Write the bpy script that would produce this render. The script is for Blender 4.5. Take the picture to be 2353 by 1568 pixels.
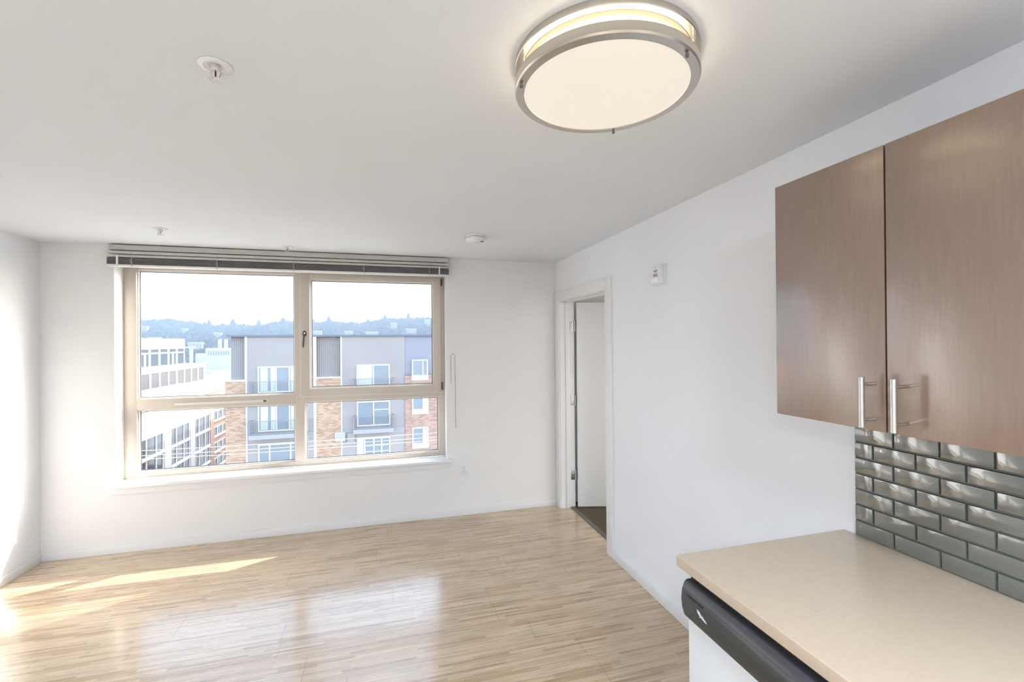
import bpy, bmesh, math, random
from mathutils import Vector, Matrix
random.seed(7)
S = bpy.context.scene
C = S.collection
for o in list(bpy.data.objects):
    bpy.data.objects.remove(o)

# ------------------------------------------------------------ camera
EYE = 1.643
FPX = 1040.17
cam = bpy.data.cameras.new('camera')
co = bpy.data.objects.new('camera', cam); C.objects.link(co)
cam.sensor_width = 36.0; cam.sensor_fit = 'HORIZONTAL'
cam.lens = FPX * 36.0 / 2353.0
cam.clip_start = 0.02; cam.clip_end = 6000
yaw, pitch, roll = 0.270045964, 0.00276247, -0.00813545
fw = Vector((math.sin(yaw)*math.cos(pitch), math.cos(yaw)*math.cos(pitch), math.sin(pitch)))
rt = Vector((math.cos(yaw), -math.sin(yaw), 0)); up = rt.cross(fw)
r2 = math.cos(roll)*rt + math.sin(roll)*up
u2 = -math.sin(roll)*rt + math.cos(roll)*up
M = Matrix((r2, u2, -fw)).transposed().to_4x4()
M.translation = Vector((0, 0, EYE))
co.matrix_world = M
S.camera = co
S.view_settings.view_transform = 'Standard'
S.view_settings.look = 'None'
S.view_settings.gamma = 1.0
S.view_settings.use_curve_mapping = False
S.view_settings.exposure = 0.48

# ------------------------------------------------------------ sky and sun
SUN_TO = Vector((2.05, 1.0, 1.45)).normalized()
w = bpy.data.worlds.new('sky'); S.world = w; w.use_nodes = True
nt = w.node_tree; nt.nodes.clear()
out = nt.nodes.new('ShaderNodeOutputWorld'); bg = nt.nodes.new('ShaderNodeBackground')
sky = nt.nodes.new('ShaderNodeTexSky'); sky.sky_type = 'NISHITA'
sky.sun_disc = False
sky.sun_elevation = math.asin(SUN_TO.z)
sky.sun_rotation = math.atan2(SUN_TO.x, SUN_TO.y)
sky.air_density = 1.0; sky.dust_density = 2.0; sky.ozone_density = 1.0
bg.inputs['Strength'].default_value = 1.05
bw = nt.nodes.new('ShaderNodeRGBToBW'); mxs = nt.nodes.new('ShaderNodeMix'); mxs.data_type = 'RGBA'; mxs.inputs[0].default_value = .42
nt.links.new(sky.outputs[0], bw.inputs[0]); nt.links.new(sky.outputs[0], mxs.inputs[6]); nt.links.new(bw.outputs[0], mxs.inputs[7])
nt.links.new(mxs.outputs[2], bg.inputs[0]); nt.links.new(bg.outputs[0], out.inputs[0])
sl = bpy.data.lights.new('sun', 'SUN'); sl.energy = 8.5; sl.angle = math.radians(0.6)
sl.color = (1.0, 0.97, 0.93)
so = bpy.data.objects.new('sun', sl); C.objects.link(so)
so.rotation_euler = SUN_TO.to_track_quat('Z', 'Y').to_euler()
so.location = (8, 8, 9)

# ------------------------------------------------------------ room numbers
H = 2.44; XR = 1.649; YF = 4.293; XL = -2.553; YB = -2.6

# ------------------------------------------------------------ materials
def mat(name, col=(.8,.8,.8), rough=.5, metal=0, spec=.5, coat=0, emit=None, estr=0):
    m = bpy.data.materials.new(name); m.use_nodes = True
    b = m.node_tree.nodes['Principled BSDF']
    b.inputs['Base Color'].default_value = (*col, 1)
    b.inputs['Roughness'].default_value = rough
    b.inputs['Metallic'].default_value = metal
    b.inputs['Specular IOR Level'].default_value = spec
    b.inputs['Coat Weight'].default_value = coat
    if emit:
        b.inputs['Emission Color'].default_value = (*emit, 1)
        b.inputs['Emission Strength'].default_value = estr
    return m
def N(m, t, **k):
    n = m.node_tree.nodes.new(t)
    for a, v in k.items(): setattr(n, a, v)
    return n
def L(m, a, b): m.node_tree.links.new(a, b)
def B(m): return m.node_tree.nodes['Principled BSDF']
def math_n(m, op, a, b=None):
    n = N(m, 'ShaderNodeMath', operation=op)
    for i, v in enumerate((a, b)):
        if v is None: continue
        if isinstance(v, (int, float)): n.inputs[i].default_value = v
        else: L(m, v, n.inputs[i])
    return n.outputs[0]
def noisy(m, c1, c2, scale=5, detail=3, stretch=(1,1,1), bump=0, bscale=None, rough=None):
    tc = N(m, 'ShaderNodeTexCoord'); mp = N(m, 'ShaderNodeMapping')
    mp.inputs['Scale'].default_value = stretch
    L(m, tc.outputs['Object'], mp.inputs[0])
    no = N(m, 'ShaderNodeTexNoise'); no.inputs['Scale'].default_value = scale; no.inputs['Detail'].default_value = detail
    L(m, mp.outputs[0], no.inputs['Vector'])
    mx = N(m, 'ShaderNodeMix', data_type='RGBA')
    mx.inputs[6].default_value = (*c1, 1); mx.inputs[7].default_value = (*c2, 1)
    cr = N(m, 'ShaderNodeMapRange'); cr.inputs[1].default_value = .35; cr.inputs[2].default_value = .65
    L(m, no.outputs[0], cr.inputs[0]); L(m, cr.outputs[0], mx.inputs[0])
    L(m, mx.outputs[2], B(m).inputs['Base Color'])
    if bump:
        n2 = N(m, 'ShaderNodeTexNoise'); n2.inputs['Scale'].default_value = bscale or scale*4; n2.inputs['Detail'].default_value = 4
        L(m, tc.outputs['Object'], n2.inputs['Vector'])
        bp = N(m, 'ShaderNodeBump'); bp.inputs['Strength'].default_value = bump; bp.inputs['Distance'].default_value = .002
        L(m, n2.outputs[0], bp.inputs['Height']); L(m, bp.outputs[0], B(m).inputs['Normal'])
    return m
WALLC = (.80, .79, .785)
m_wall = noisy(mat('wall_paint', rough=.75, spec=.25), (.855,.86,.88), (.875,.88,.90), 1.5, 2, bump=.12, bscale=120)
m_wall_warmlit = noisy(mat('front_wall_warm_light', rough=.75, spec=.25), (.85,.83,.81), (.87,.85,.83), 1.5, 2, bump=.12, bscale=120)  # wall paint warmed: the warm light on this wall is in the colour
m_ceil = noisy(mat('ceiling_paint', rough=.85, spec=.2), (.80,.82,.85), (.82,.84,.87), 1.2, 2, bump=.25, bscale=90)
m_trim = mat('white_trim_paint', (.84,.83,.825), .35, spec=.5)
m_sill = mat('white_sill_paint', (.88,.88,.87), .3)
m_door = mat('door_paint', (.78,.775,.77), .45)
m_frame = noisy(mat('window_frame_tan', rough=.4), (.60,.53,.45), (.64,.57,.49), 2, 2)
m_bead = mat('window_bead_pale', (.80,.76,.70), .35)
m_gasket = mat('window_gasket_dark', (.10,.10,.105), .6)
m_darkmetal = mat('dark_bronze', (.10,.065,.055), .35, .6)
m_hinge = mat('dark_grey_hinge', (.12,.11,.10), .5, .3)
m_nickel = mat('brushed_nickel', (.60,.57,.52), .30, 1)
m_steel = mat('satin_steel', (.50,.51,.52), .33, 1)
m_dark = mat('black_gap', (.012,.012,.014), .6)
m_whiteplastic = mat('white_plastic', (.84,.84,.835), .35)
m_chrome = mat('painted_sprinkler_metal', (.72,.70,.68), .3, .35)
m_diffuser = mat('lit_diffuser', (.30,.28,.25), .5, emit=(1.0,.90,.77), estr=.50)
m_drum = mat('lit_drum', (.9,.87,.8), .5, emit=(1.0,.87,.64), estr=2.8)
m_pan = mat('lamp_pan_cream', (.55,.45,.33), .6)
m_slat = mat('blind_slat_beige', (.44,.40,.37), .5)
m_slat_shaded = noisy(mat('blind_stack_shaded', rough=.6), (.15,.14,.145), (.25,.235,.24), 60, 2, stretch=(.3,.3,6))  # slats of the stack coloured darker to carry their backlit shade
m_head = mat('blind_headrail', (.57,.54,.50), .45)
m_rail = mat('blind_bottom_rail', (.86,.84,.80), .4)
m_ladder = mat('blind_ladder_tape', (.5,.45,.43), .7)
m_cord = mat('blind_cord', (.40,.33,.28), .7)
m_carpet = noisy(mat('carpet_brown', rough=.95, spec=.1), (.115,.09,.065), (.16,.13,.095), 60, 4, bump=.5, bscale=300)
m_thresh = mat('threshold_strip', (.16,.15,.14), .45, .3)

# window glass: lets light through, mirrors a little at grazing angles
def glassy(name, tint=(1,1,1), ior=1.45):
    m = bpy.data.materials.new(name); m.use_nodes = True
    n = m.node_tree; n.nodes.clear()
    o = N(m,'ShaderNodeOutputMaterial'); mix = N(m,'ShaderNodeMixShader'); t = N(m,'ShaderNodeBsdfTransparent'); g = N(m,'ShaderNodeBsdfGlossy'); f = N(m,'ShaderNodeFresnel')
    f.inputs['IOR'].default_value = ior
    t.inputs[0].default_value = (*tint,1); g.inputs['Roughness'].default_value = .01
    ge = N(m,'ShaderNodeNewGeometry'); fr_ = math_n(m,'MULTIPLY',f.outputs[0],math_n(m,'SUBTRACT',1.0,ge.outputs['Backfacing']))
    L(m,fr_,mix.inputs[0]); L(m,t.outputs[0],mix.inputs[1]); L(m,g.outputs[0],mix.inputs[2]); L(m,mix.outputs[0],o.inputs[0])
    return m
m_glass = glassy('window_glass', (.97,.985,.98), 1.25)

def screen_mat():  # see-through sheet, blocks more light at slanting angles; added to soften the sun
    m = bpy.data.materials.new('added_sun_mesh'); m.use_nodes = True
    n = m.node_tree; n.nodes.clear()
    o = N(m,'ShaderNodeOutputMaterial'); mix = N(m,'ShaderNodeMixShader'); t = N(m,'ShaderNodeBsdfTransparent'); d = N(m,'ShaderNodeBsdfDiffuse')
    d.inputs[0].default_value = (.42,.42,.43,1)
    lw = N(m,'ShaderNodeLayerWeight'); lw.inputs['Blend'].default_value = .5
    f_ = math_n(m,'MINIMUM',math_n(m,'ADD',math_n(m,'MULTIPLY',lw.outputs['Facing'],.85),.08),.72)
    L(m,f_,mix.inputs[0]); L(m,t.outputs[0],mix.inputs[1]); L(m,d.outputs[0],mix.inputs[2]); L(m,mix.outputs[0],o.inputs[0])
    return m
m_screen = screen_mat()
# strip-wood laminate floor
def floor_mat():
    m = mat('laminate_floor', rough=.32, spec=.5, coat=.75)
    B(m).inputs['Coat Roughness'].default_value=.17; B(m).inputs['Coat IOR'].default_value=1.65
    tc = N(m,'ShaderNodeTexCoord'); sp = N(m,'ShaderNodeSeparateXYZ'); L(m, tc.outputs['Object'], sp.inputs[0])
    X, Y = sp.outputs[0], sp.outputs[1]
    SW = .0165; PW = .198; PL = 1.2
    rowf = math_n(m,'DIVIDE',Y,SW); row = math_n(m,'FLOOR',rowf)
    wn = N(m,'ShaderNodeTexWhiteNoise',noise_dimensions='1D'); L(m,row,wn.inputs['W'])
    seg = math_n(m,'DIVIDE',X,.37); off = math_n(m,'MULTIPLY',wn.outputs['Value'],7.3)
    seg = math_n(m,'FLOOR',math_n(m,'ADD',seg,off))
    cv = N(m,'ShaderNodeCombineXYZ'); L(m,seg,cv.inputs[0]); L(m,row,cv.inputs[1])
    w2 = N(m,'ShaderNodeTexWhiteNoise',noise_dimensions='2D'); L(m,cv.outputs[0],w2.inputs['Vector'])
    ramp = N(m,'ShaderNodeValToRGB')
    e = ramp.color_ramp.elements
    e[0].position=0; e[0].color=(.40,.27,.155,1); e[1].position=1; e[1].color=(.66,.51,.35,1)
    for p_, c_ in ((.16,(.49,.335,.19,1)),(.35,(.56,.41,.255,1)),(.65,(.60,.445,.285,1)),(.86,(.63,.475,.31,1))):
        k=e.new(p_); k.color=c_
    L(m,w2.outputs['Value'],ramp.inputs[0])
    # grain
    mp = N(m,'ShaderNodeMapping'); mp.inputs['Scale'].default_value=(2.2,70,1); L(m,tc.outputs['Object'],mp.inputs[0])
    no = N(m,'ShaderNodeTexNoise'); no.inputs['Scale'].default_value=1.6; no.inputs['Detail'].default_value=5; L(m,mp.outputs[0],no.inputs['Vector'])
    mr = N(m,'ShaderNodeMapRange'); mr.inputs[1].default_value=.3; mr.inputs[2].default_value=.7; mr.inputs[3].default_value=.80; mr.inputs[4].default_value=1.13
    L(m,no.outputs[0],mr.inputs[0])
    # plank seams
    pr = math_n(m,'DIVIDE',Y,PW); prow = math_n(m,'FLOOR',pr)
    w3 = N(m,'ShaderNodeTexWhiteNoise',noise_dimensions='1D'); L(m,prow,w3.inputs['W'])
    px = math_n(m,'ADD',math_n(m,'DIVIDE',X,PL),math_n(m,'MULTIPLY',w3.outputs['Value'],3.1))
    fx = math_n(m,'FRACT',px); fy = math_n(m,'FRACT',pr)
    gx = math_n(m,'LESS_THAN',fx,.0022); gy = math_n(m,'LESS_THAN',fy,.011)
    gap = math_n(m,'MAXIMUM',gx,gy)
    v = N(m,'ShaderNodeMix',data_type='RGBA',blend_type='MULTIPLY'); v.inputs[0].default_value=1
    L(m,ramp.outputs[0],v.inputs[6]); L(m,mr.outputs[0],v.inputs[7])
    v2 = N(m,'ShaderNodeMix',data_type='RGBA',blend_type='MIX'); v2.inputs[7].default_value=(.13,.09,.06,1)
    L(m,math_n(m,'MULTIPLY',gap,.7),v2.inputs[0]); L(m,v.outputs[2],v2.inputs[6])
    L(m,v2.outputs[2],B(m).inputs['Base Color'])
    r = math_n(m,'ADD',math_n(m,'MULTIPLY',no.outputs[0],.12),.22); L(m,r,B(m).inputs['Roughness'])
    bp = N(m,'ShaderNodeBump'); bp.inputs['Strength'].default_value=.12; bp.inputs['Distance'].default_value=.001
    L(m,no.outputs[0],bp.inputs['Height']); L(m,bp.outputs[0],B(m).inputs['Normal'])
    return m
m_floor = floor_mat()
def cabinet_mat():
    m = mat('brown_cabinet_laminate', (.14,.075,.045), .45, spec=.3, coat=1.0)
    B(m).inputs['IOR'].default_value = 1.7; B(m).inputs['Coat Roughness'].default_value = .22; B(m).inputs['Coat IOR'].default_value = 2.4
    noisy(m, (.150,.078,.045), (.168,.09,.054), 14, 5, stretch=(1,12,1))
    tc = N(m,'ShaderNodeTexCoord')
    wv = N(m,'ShaderNodeTexNoise'); wv.inputs['Scale'].default_value = 260; L(m,tc.outputs['Object'],wv.inputs['Vector'])
    bp = N(m,'ShaderNodeBump'); bp.inputs['Strength'].default_value=.10; bp.inputs['Distance'].default_value=.0006
    L(m,wv.outputs[0],bp.inputs['Height']); L(m,bp.outputs[0],B(m).inputs['Normal'])
    return m
m_cab = cabinet_mat()
def counter_mat():
    m = mat('beige_quartz', (.62,.52,.41), .22, spec=.5)
    noisy(m, (.575,.46,.345), (.60,.485,.365), 40, 6, stretch=(1,2.5,1))
    return m
m_counter = counter_mat()
m_tile = mat('grey_glass_tile', (.12,.13,.115), .07, spec=.9, coat=1.0)
B(m_tile).inputs['Coat IOR'].default_value = 1.9; B(m_tile).inputs['Coat Roughness'].default_value = .05
_tc=N(m_tile,'ShaderNodeTexCoord'); _n=N(m_tile,'ShaderNodeTexNoise'); _n.inputs['Scale'].default_value=8; L(m_tile,_tc.outputs['Object'],_n.inputs['Vector'])
_b=N(m_tile,'ShaderNodeBump'); _b.inputs['Strength'].default_value=.3; _b.inputs['Distance'].default_value=.006; L(m_tile,_n.outputs[0],_b.inputs['Height'])
L(m_tile,_b.outputs[0],B(m_tile).inputs['Normal']); L(m_tile,_b.outputs[0],B(m_tile).inputs['Coat Normal'])
m_grout = mat('grey_grout', (.23,.23,.215), .7)
m_dwpanel = mat('charcoal_gloss_panel', (.03,.036,.037), .18, spec=.6)
m_dwrim = mat('charcoal_rim', (.045,.045,.055), .25, spec=.6)
m_dwdoor = mat('white_dishwasher_door', (.80,.82,.84), .25)
m_logo = mat('silver_mark', (.80,.81,.80), .3, .3)

# ------------------------------------------------------------ mesh helpers
class MB:
    def __init__(s): s.bm = bmesh.new()
    def box(s, x0, x1, y0, y1, z0, z1, bev=0, seg=2):
        b = bmesh.new()
        bmesh.ops.create_cube(b, size=1)
        for v in b.verts:
            v.co = Vector(((x0+x1)/2+v.co.x*(x1-x0), (y0+y1)/2+v.co.y*(y1-y0), (z0+z1)/2+v.co.z*(z1-z0)))
        if bev: bmesh.ops.bevel(b, geom=b.edges[:], offset=bev, segments=seg, affect='EDGES', profile=.6)
        s._merge(b); return s
    def _merge(s, b):
        me = bpy.data.meshes.new('t'); b.to_mesh(me); b.free(); s.bm.from_mesh(me); bpy.data.meshes.remove(me)
    def poly(s, pts, d):
        """prism: polygon pts extruded by vector d"""
        b = bmesh.new(); vs = [b.verts.new(p) for p in pts]; f = b.faces.new(vs)
        r = bmesh.ops.extrude_face_region(b, geom=[f])
        for v in [g for g in r['geom'] if isinstance(g, bmesh.types.BMVert)]: v.co += Vector(d)
        bmesh.ops.recalc_face_normals(b, faces=b.faces[:]); s._merge(b); return s
    def lathe(s, prof, c=(0,0,0), n=64, closed=False):
        """prof: list of (r,z); spun round z through c"""
        b = bmesh.new(); rings = []
        for r, z in prof:
            if r < 1e-6: rings.append([b.verts.new((c[0],c[1],c[2]+z))])
            else: rings.append([b.verts.new((c[0]+r*math.cos(2*math.pi*i/n), c[1]+r*math.sin(2*math.pi*i/n), c[2]+z)) for i in range(n)])
        seq = list(zip(rings, rings[1:])) + ([(rings[-1], rings[0])] if closed else [])
        for A, D in seq:
            for i in range(n):
                j = (i+1) % n
                if len(A) == 1 and len(D) == 1: continue
                if len(A) == 1: b.faces.new((A[0], D[i], D[j]))
                elif len(D) == 1: b.faces.new((A[i], A[j], D[0]))
                else: b.faces.new((A[i], A[j], D[j], D[i]))
        bmesh.ops.recalc_face_normals(b, faces=b.faces[:])
        for f in b.faces: f.smooth = True
        s._merge(b); return s
    def tube(s, pts, r, n=8, cap=True):
        b = bmesh.new(); pts = [Vector(p) for p in pts]; rings = []
        rr = r if isinstance(r, (list, tuple)) else [r]*len(pts)
        for i, p in enumerate(pts):
            t = (pts[min(i+1, len(pts)-1)] - pts[max(i-1, 0)]).normalized()
            a = Vector((0,0,1)) if abs(t.z) < .9 else Vector((1,0,0))
            e1 = t.cross(a).normalized(); e2 = t.cross(e1)
            rings.append([b.verts.new(p + rr[i]*(math.cos(2*math.pi*k/n)*e1 + math.sin(2*math.pi*k/n)*e2)) for k in range(n)])
        for A, D in zip(rings, rings[1:]):
            for k in range(n): b.faces.new((A[k], A[(k+1)%n], D[(k+1)%n], D[k]))
        if cap: b.faces.new(rings[0]); b.faces.new(rings[-1])
        bmesh.ops.recalc_face_normals(b, faces=b.faces[:])
        for f in b.faces: f.smooth = len(f.verts) == 4
        s._merge(b); return s
def worg(o):
    v = Vector((0,0,0))
    while o: v = v + o.location; o = o.parent
    return v
def build(name, mb, m, parent=None, org=None, label=None):
    """link mb as ONE mesh object; vertices are given in world space"""
    bm = mb.bm if isinstance(mb, MB) else mb
    me = bpy.data.meshes.new(name)
    if parent is None and org is None:
        xs=[v.co for v in bm.verts]
        org = Vector(((min(v.x for v in xs)+max(v.x for v in xs))/2,(min(v.y for v in xs)+max(v.y for v in xs))/2,min(v.z for v in xs)))
    base = worg(parent) if parent else Vector(org)
    bmesh.ops.translate(bm, verts=bm.verts[:], vec=-base)
    bm.to_mesh(me); bm.free(); me.materials.append(m); me.set_sharp_from_angle(angle=math.radians(38))
    o = bpy.data.objects.new(name, me); C.objects.link(o)
    if parent: o.parent = parent
    else: o.location = base
    if label: o['label'] = label
    return o
def tag(o, label, cat, group=None, kind=None):
    o['label'] = label; o['category'] = cat
    if group: o['group'] = group
    if kind: o['kind'] = kind
    return o
def thing(name, loc, label, cat, group=None, kind=None):
    o = bpy.data.objects.new(name, None); C.objects.link(o); o.location = loc
    o.empty_display_size = .1
    return tag(o, label, cat, group, kind)
def kids(o): return [c for c in bpy.data.objects if c.parent == o]
def copy_tree(o, parent=None):
    c = o.copy(); C.objects.link(c); c.parent = parent
    for ch in kids(o): copy_tree(ch, c)
    return c
def arc(cx, cy, r, a0, a1, n): return [(cx+r*math.cos(a0+(a1-a0)*i/n), cy+r*math.sin(a0+(a1-a0)*i/n)) for i in range(n+1)]

# ------------------------------------------------------------ room shell
DY0, DY1, DZ = 3.19, 4.195, 2.055          # door opening in the right wall
WX0, WX1, WZ0, WZ1 = -2.077, 0.541, .520, 2.335   # window opening in the front wall
YO = 4.53                                   # outside face of the front wall
XB = 1.80                                   # bedroom side of right wall
BX1 = 4.9
tag(build('floor', MB().box(XL,XR,YB,YF,-.1,0).box(XR,XR+.095,DY0,DY1,-.1,0), m_floor, org=(0,0,0)), 'light tan wood strip laminate floor of the room', 'floor', kind='structure')
tag(build('ceiling', MB().box(XL-.1,BX1+.1,YB-.1,YO,H,H+.12), m_ceil, org=(0,0,H)), 'off-white textured ceiling above the room', 'ceiling', kind='structure')
tag(build('wall_left', MB().box(XL-.15,XL,YB,YF,-.1,H), m_wall, org=(XL,0,0)), 'white left wall with a bright sun patch', 'wall', kind='structure')
tag(build('wall_rear', MB().box(XL-.15,XR+.15,YB-.15,YB,-.1,H), m_wall, org=(0,YB,0)), 'white wall behind the viewpoint', 'wall', kind='structure')
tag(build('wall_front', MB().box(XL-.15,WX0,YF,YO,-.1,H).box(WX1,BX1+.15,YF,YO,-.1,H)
    .box(WX0,WX1,YF,YO,-.1,WZ0).box(WX0,WX1,YF,YO,WZ1,H), m_wall_warmlit, org=(0,YF,0)),
    'white wall holding the wide window, warm light put into its colour', 'wall', kind='structure')
tag(build('wall_right', MB().box(XR,XB,YB,DY0,-.1,H).box(XR,XB,DY1,YF,-.1,H).box(XR,XB,DY0,DY1,DZ,H), m_wall, org=(XR,0,0)),
    'long white wall carrying the kitchen cabinet and the doorway', 'wall', kind='structure')
# the room beyond the door
tag(build('wall_bedroom', MB().box(BX1,BX1+.15,2.4,YF,-.1,H).box(BX1,BX1+.15,.5,.8,-.1,H).box(BX1,BX1+.15,.8,2.4,-.1,.55).box(BX1,BX1+.15,.8,2.4,2.25,H).box(XB,BX1+.15,.35,.5,-.1,H), m_wall, org=(BX1,0,0)), 'white walls of the room beyond the doorway', 'wall', kind='structure')
tag(build('floor_bedroom', MB().box(XB-.02,BX1,.5,YF,-.1,.004), m_carpet, org=(3,2,0)), 'brown carpet in the room beyond the doorway', 'floor', kind='structure')
tag(build('trim_threshold', MB().box(XR+.095,XB-.02,DY0,DY1,-.05,.008,.003), m_thresh), 'dark threshold strip between wood floor and brown carpet', 'threshold', kind='structure')
w2 = thing('window_2', (BX1+.05,1.6,.55), 'window of the room beyond the doorway', 'window', kind='structure')
f = MB()
for a in ((.8,.87,.55,2.25),(2.33,2.4,.55,2.25),(.87,2.33,.55,.62),(.87,2.33,2.18,2.25),(1.57,1.63,.62,2.18)): f.box(BX1+.05,BX1+.12,a[0],a[1],a[2],a[3])
build('window_frame', f, m_frame, w2)
build('window_pane', MB().box(BX1+.08,BX1+.086,.87,2.33,.62,2.18), m_glass, w2)

# baseboards
BH, BT = .062, .013
for n, bx, lb in (('baseboard_left',(XL,XL+BT,YB,YF-BT),'white baseboard along the left wall'),
              ('baseboard_front',(XL,XR,YF-BT,YF),'white baseboard under the window'),
              ('baseboard_right',(XR-BT,XR,1.3,3.105),'white baseboard between the kitchen counter and the doorway')):
    tag(build(n, MB().box(*bx,0,BH,.002), m_trim), lb, 'baseboard', kind='structure')

# ------------------------------------------------------------ doorway and door
d1 = thing('door_1', (XR,(DY0+DY1)/2,0), 'white doorway with an open slab door on the right wall', 'door', kind='structure')
CT = .016
cs = MB()
cs.box(XR-CT,XR,DY0-.09,DY0+.008,0,DZ+.082,.002)      # near leg
cs.box(XR-CT,XR,DY1-.008,DY1+.082,0,DZ-.008,.002)
cs.box(XR-CT,XR,DY0+.008,DY1+.082,DZ-.008,DZ+.082,.002)
build('casing', cs, m_trim, d1)
jt = .014
fr = MB().box(XR,XB,DY1-jt,DY1,0,DZ).box(XR,XB,DY0,DY0+jt,0,DZ).box(XR,XB,DY0+jt,DY1-jt,DZ-jt,DZ)
build('jamb', fr, m_trim, d1)
st = MB().box(XR+.055,XR+.10,DY1-jt-.012,DY1-jt,0,DZ-jt,.0015).box(XR+.055,XR+.10,DY0+jt,DY0+jt+.012,0,DZ-jt,.0015).box(XR+.055,XR+.10,DY0+jt,DY1-jt,DZ-jt-.012,DZ-jt,.0015)
build('door_stop', st, m_trim, d1)
# slab, swung into the next room about the far jamb
hx, hy = XB+.012, DY1-jt-.012
dv = Vector((.9636,-.2672,0)); nv = Vector((-.2672,-.9636,0))   # along the slab, towards us
p0 = Vector((hx,hy,0)) + nv*.004
leaf = bpy.data.objects.new('door_leaf', None)
def slab(a0,a1,t0,t1,z0,z1,bev=0):
    b = MB().box(a0,a1,t0,t1,z0,z1,bev)
    for v in b.bm.verts: v.co = p0 + dv*v.co.x + nv*v.co.y + Vector((0,0,v.co.z))
    bmesh.ops.recalc_face_normals(b.bm, faces=b.bm.faces[:])
    return b
dl = build('door_leaf', slab(.006,.93,-.018,.020,.012,2.03,.002), m_door, d1)
for zc in (.32,1.06,1.795):
    h = MB().box(XB-.045,XB-.004,DY1-jt-.003,DY1-jt,zc-.048,zc+.048,.0012)
    h.tube([(XB+.004,DY1-jt-.007,zc-.05),(XB+.004,DY1-jt-.007,zc+.05)],.0065,12)
    ho = build('hinge', h, m_steel, dl, label='satin steel hinge')
# door knob and plate on the slab, hidden edge side
kb = MB(); kc = p0+dv*.86+nv*.020+Vector((0,0,.98))
kb.tube([kc, kc+nv*.012],.026,20).tube([kc+nv*.012,kc+nv*.045],.011,12).tube([kc+nv*.045-dv*.11,kc+nv*.045+dv*.01],.009,12)
build('door_handle', kb, m_nickel, dl)

# ------------------------------------------------------------ window
YW = 4.423
w1 = thing('window_1', ((WX0+WX1)/2,YW,WZ0+.025), 'wide tan framed window with four panes and a white sill', 'window', kind='structure')
ZS = .545
F = MB()
bv = .004
F.box(WX0,-1.988,YW,YW+.075,ZS,WZ1,bv)
F.box(.486,WX1,YW,YW+.075,ZS,WZ1,bv)
F.box(-1.989,.487,YW+.001,YW+.075,ZS,.590,bv)
F.box(-1.989,.487,YW+.001,YW+.075,2.268,WZ1,bv)
F.box(-.793,-.713,YW-.001,YW+.075,.589,2.269,bv)
F.box(-1.989,-.792,YW-.002,YW+.075,1.106,1.196,bv)
F.box(-.714,.487,YW-.002,YW+.075,1.122,1.20,bv)
build('window_frame', F, m_frame, w1)
fx = bpy.data.objects
# glass panes with a pale bead and a dark gasket
def pane(x0,x1,z0,z1,yg,par):
    g = build('window_pane', MB().box(x0-.004,x1+.004,yg,yg+.006,z0-.004,z1+.004), m_glass, par)
    def ring(t, y0, y1, ins):
        r = MB(); a0,a1,c0,c1 = x0+ins,x1-ins,z0+ins,z1-ins
        r.box(a0,a0+t,y0,y1,c0,c1).box(a1-t,a1,y0,y1,c0,c1).box(a0+t,a1-t,y0,y1,c0,c0+t).box(a0+t,a1-t,y0,y1,c1-t,c1); return r
    build('glazing_bead', ring(.010, yg-.022, yg-.0005, 0), m_bead, par)
    build('gasket', ring(.0055, yg-.006, yg-.0004, .010), m_gasket, par)
YG = YW+.040
pane(-1.988,-.793,1.196,2.268,YG,w1)
pane(-1.988,-.793,.590,1.106,YG,w1)
pane(-.713,.486,.590,1.122,YG,w1)
sx0,sx1,sz0,sz1 = -.745,.505,1.170,2.292
gx0,gx1,gz0,gz1 = -.665,.437,1.240,2.226
SB = MB(); y0,y1 = YW-.022, YW-.003
SB.box(sx0,gx0,y0,YW+.05,sz0,sz1,.005)
SB.box(gx1,sx1,y0,YW-.003,sz0,sz1,.005).box(gx1,.484,YW-.003,YW+.05,1.202,2.266)
SB.box(gx0-.006,gx1+.006,y0+.0008,YW-.003,sz0,gz0,.005).box(gx0,gx1,YW-.003,YW+.05,1.202,gz0)
SB.box(gx0-.006,gx1+.006,y0+.0008,YW-.003,gz1,sz1,.005).box(gx0,gx1,YW-.003,YW+.05,gz1,2.266)
sash = build('window_sash', SB, m_frame, w1, label='tan opening sash of the upper right pane')
build('sash_edge', MB().box(sx0-.004,sx0,y0+.008,YW-.002,sz0,sz1).box(sx0,sx1,y0+.008,YW-.002,sz0-.004,sz0), m_bead, sash)
pane(gx0,gx1,gz0,gz1,YG-.01,sash)
sg = bmesh.new(); sg.faces.new([sg.verts.new(v) for v in ((-.713,YW+.072,1.20),(.486,YW+.072,1.20),(.486,YW+.072,2.268),(-.713,YW+.072,2.268))])
sm_ = MB(); sm_.bm.free(); sm_.bm = sg
build('added_sun_screen', sm_, m_screen, w1)  # added sheet outside the sash that weakens one sun patch indoors
hb = MB()
hd = build('hinge', MB().box(.505,.523,YW-.024,YW-.001,2.195,2.262,.002).tube([(.514,YW-.024,2.20),(.514,YW-.024,2.255)],.006,8), m_hinge, sash, label='dark hinge')
build('hinge', MB().box(.505,.523,YW-.024,YW-.001,1.19,1.262,.002).tube([(.514,YW-.024,1.195),(.514,YW-.024,1.255)],.006,8), m_hinge, sash, label='dark hinge')
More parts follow.
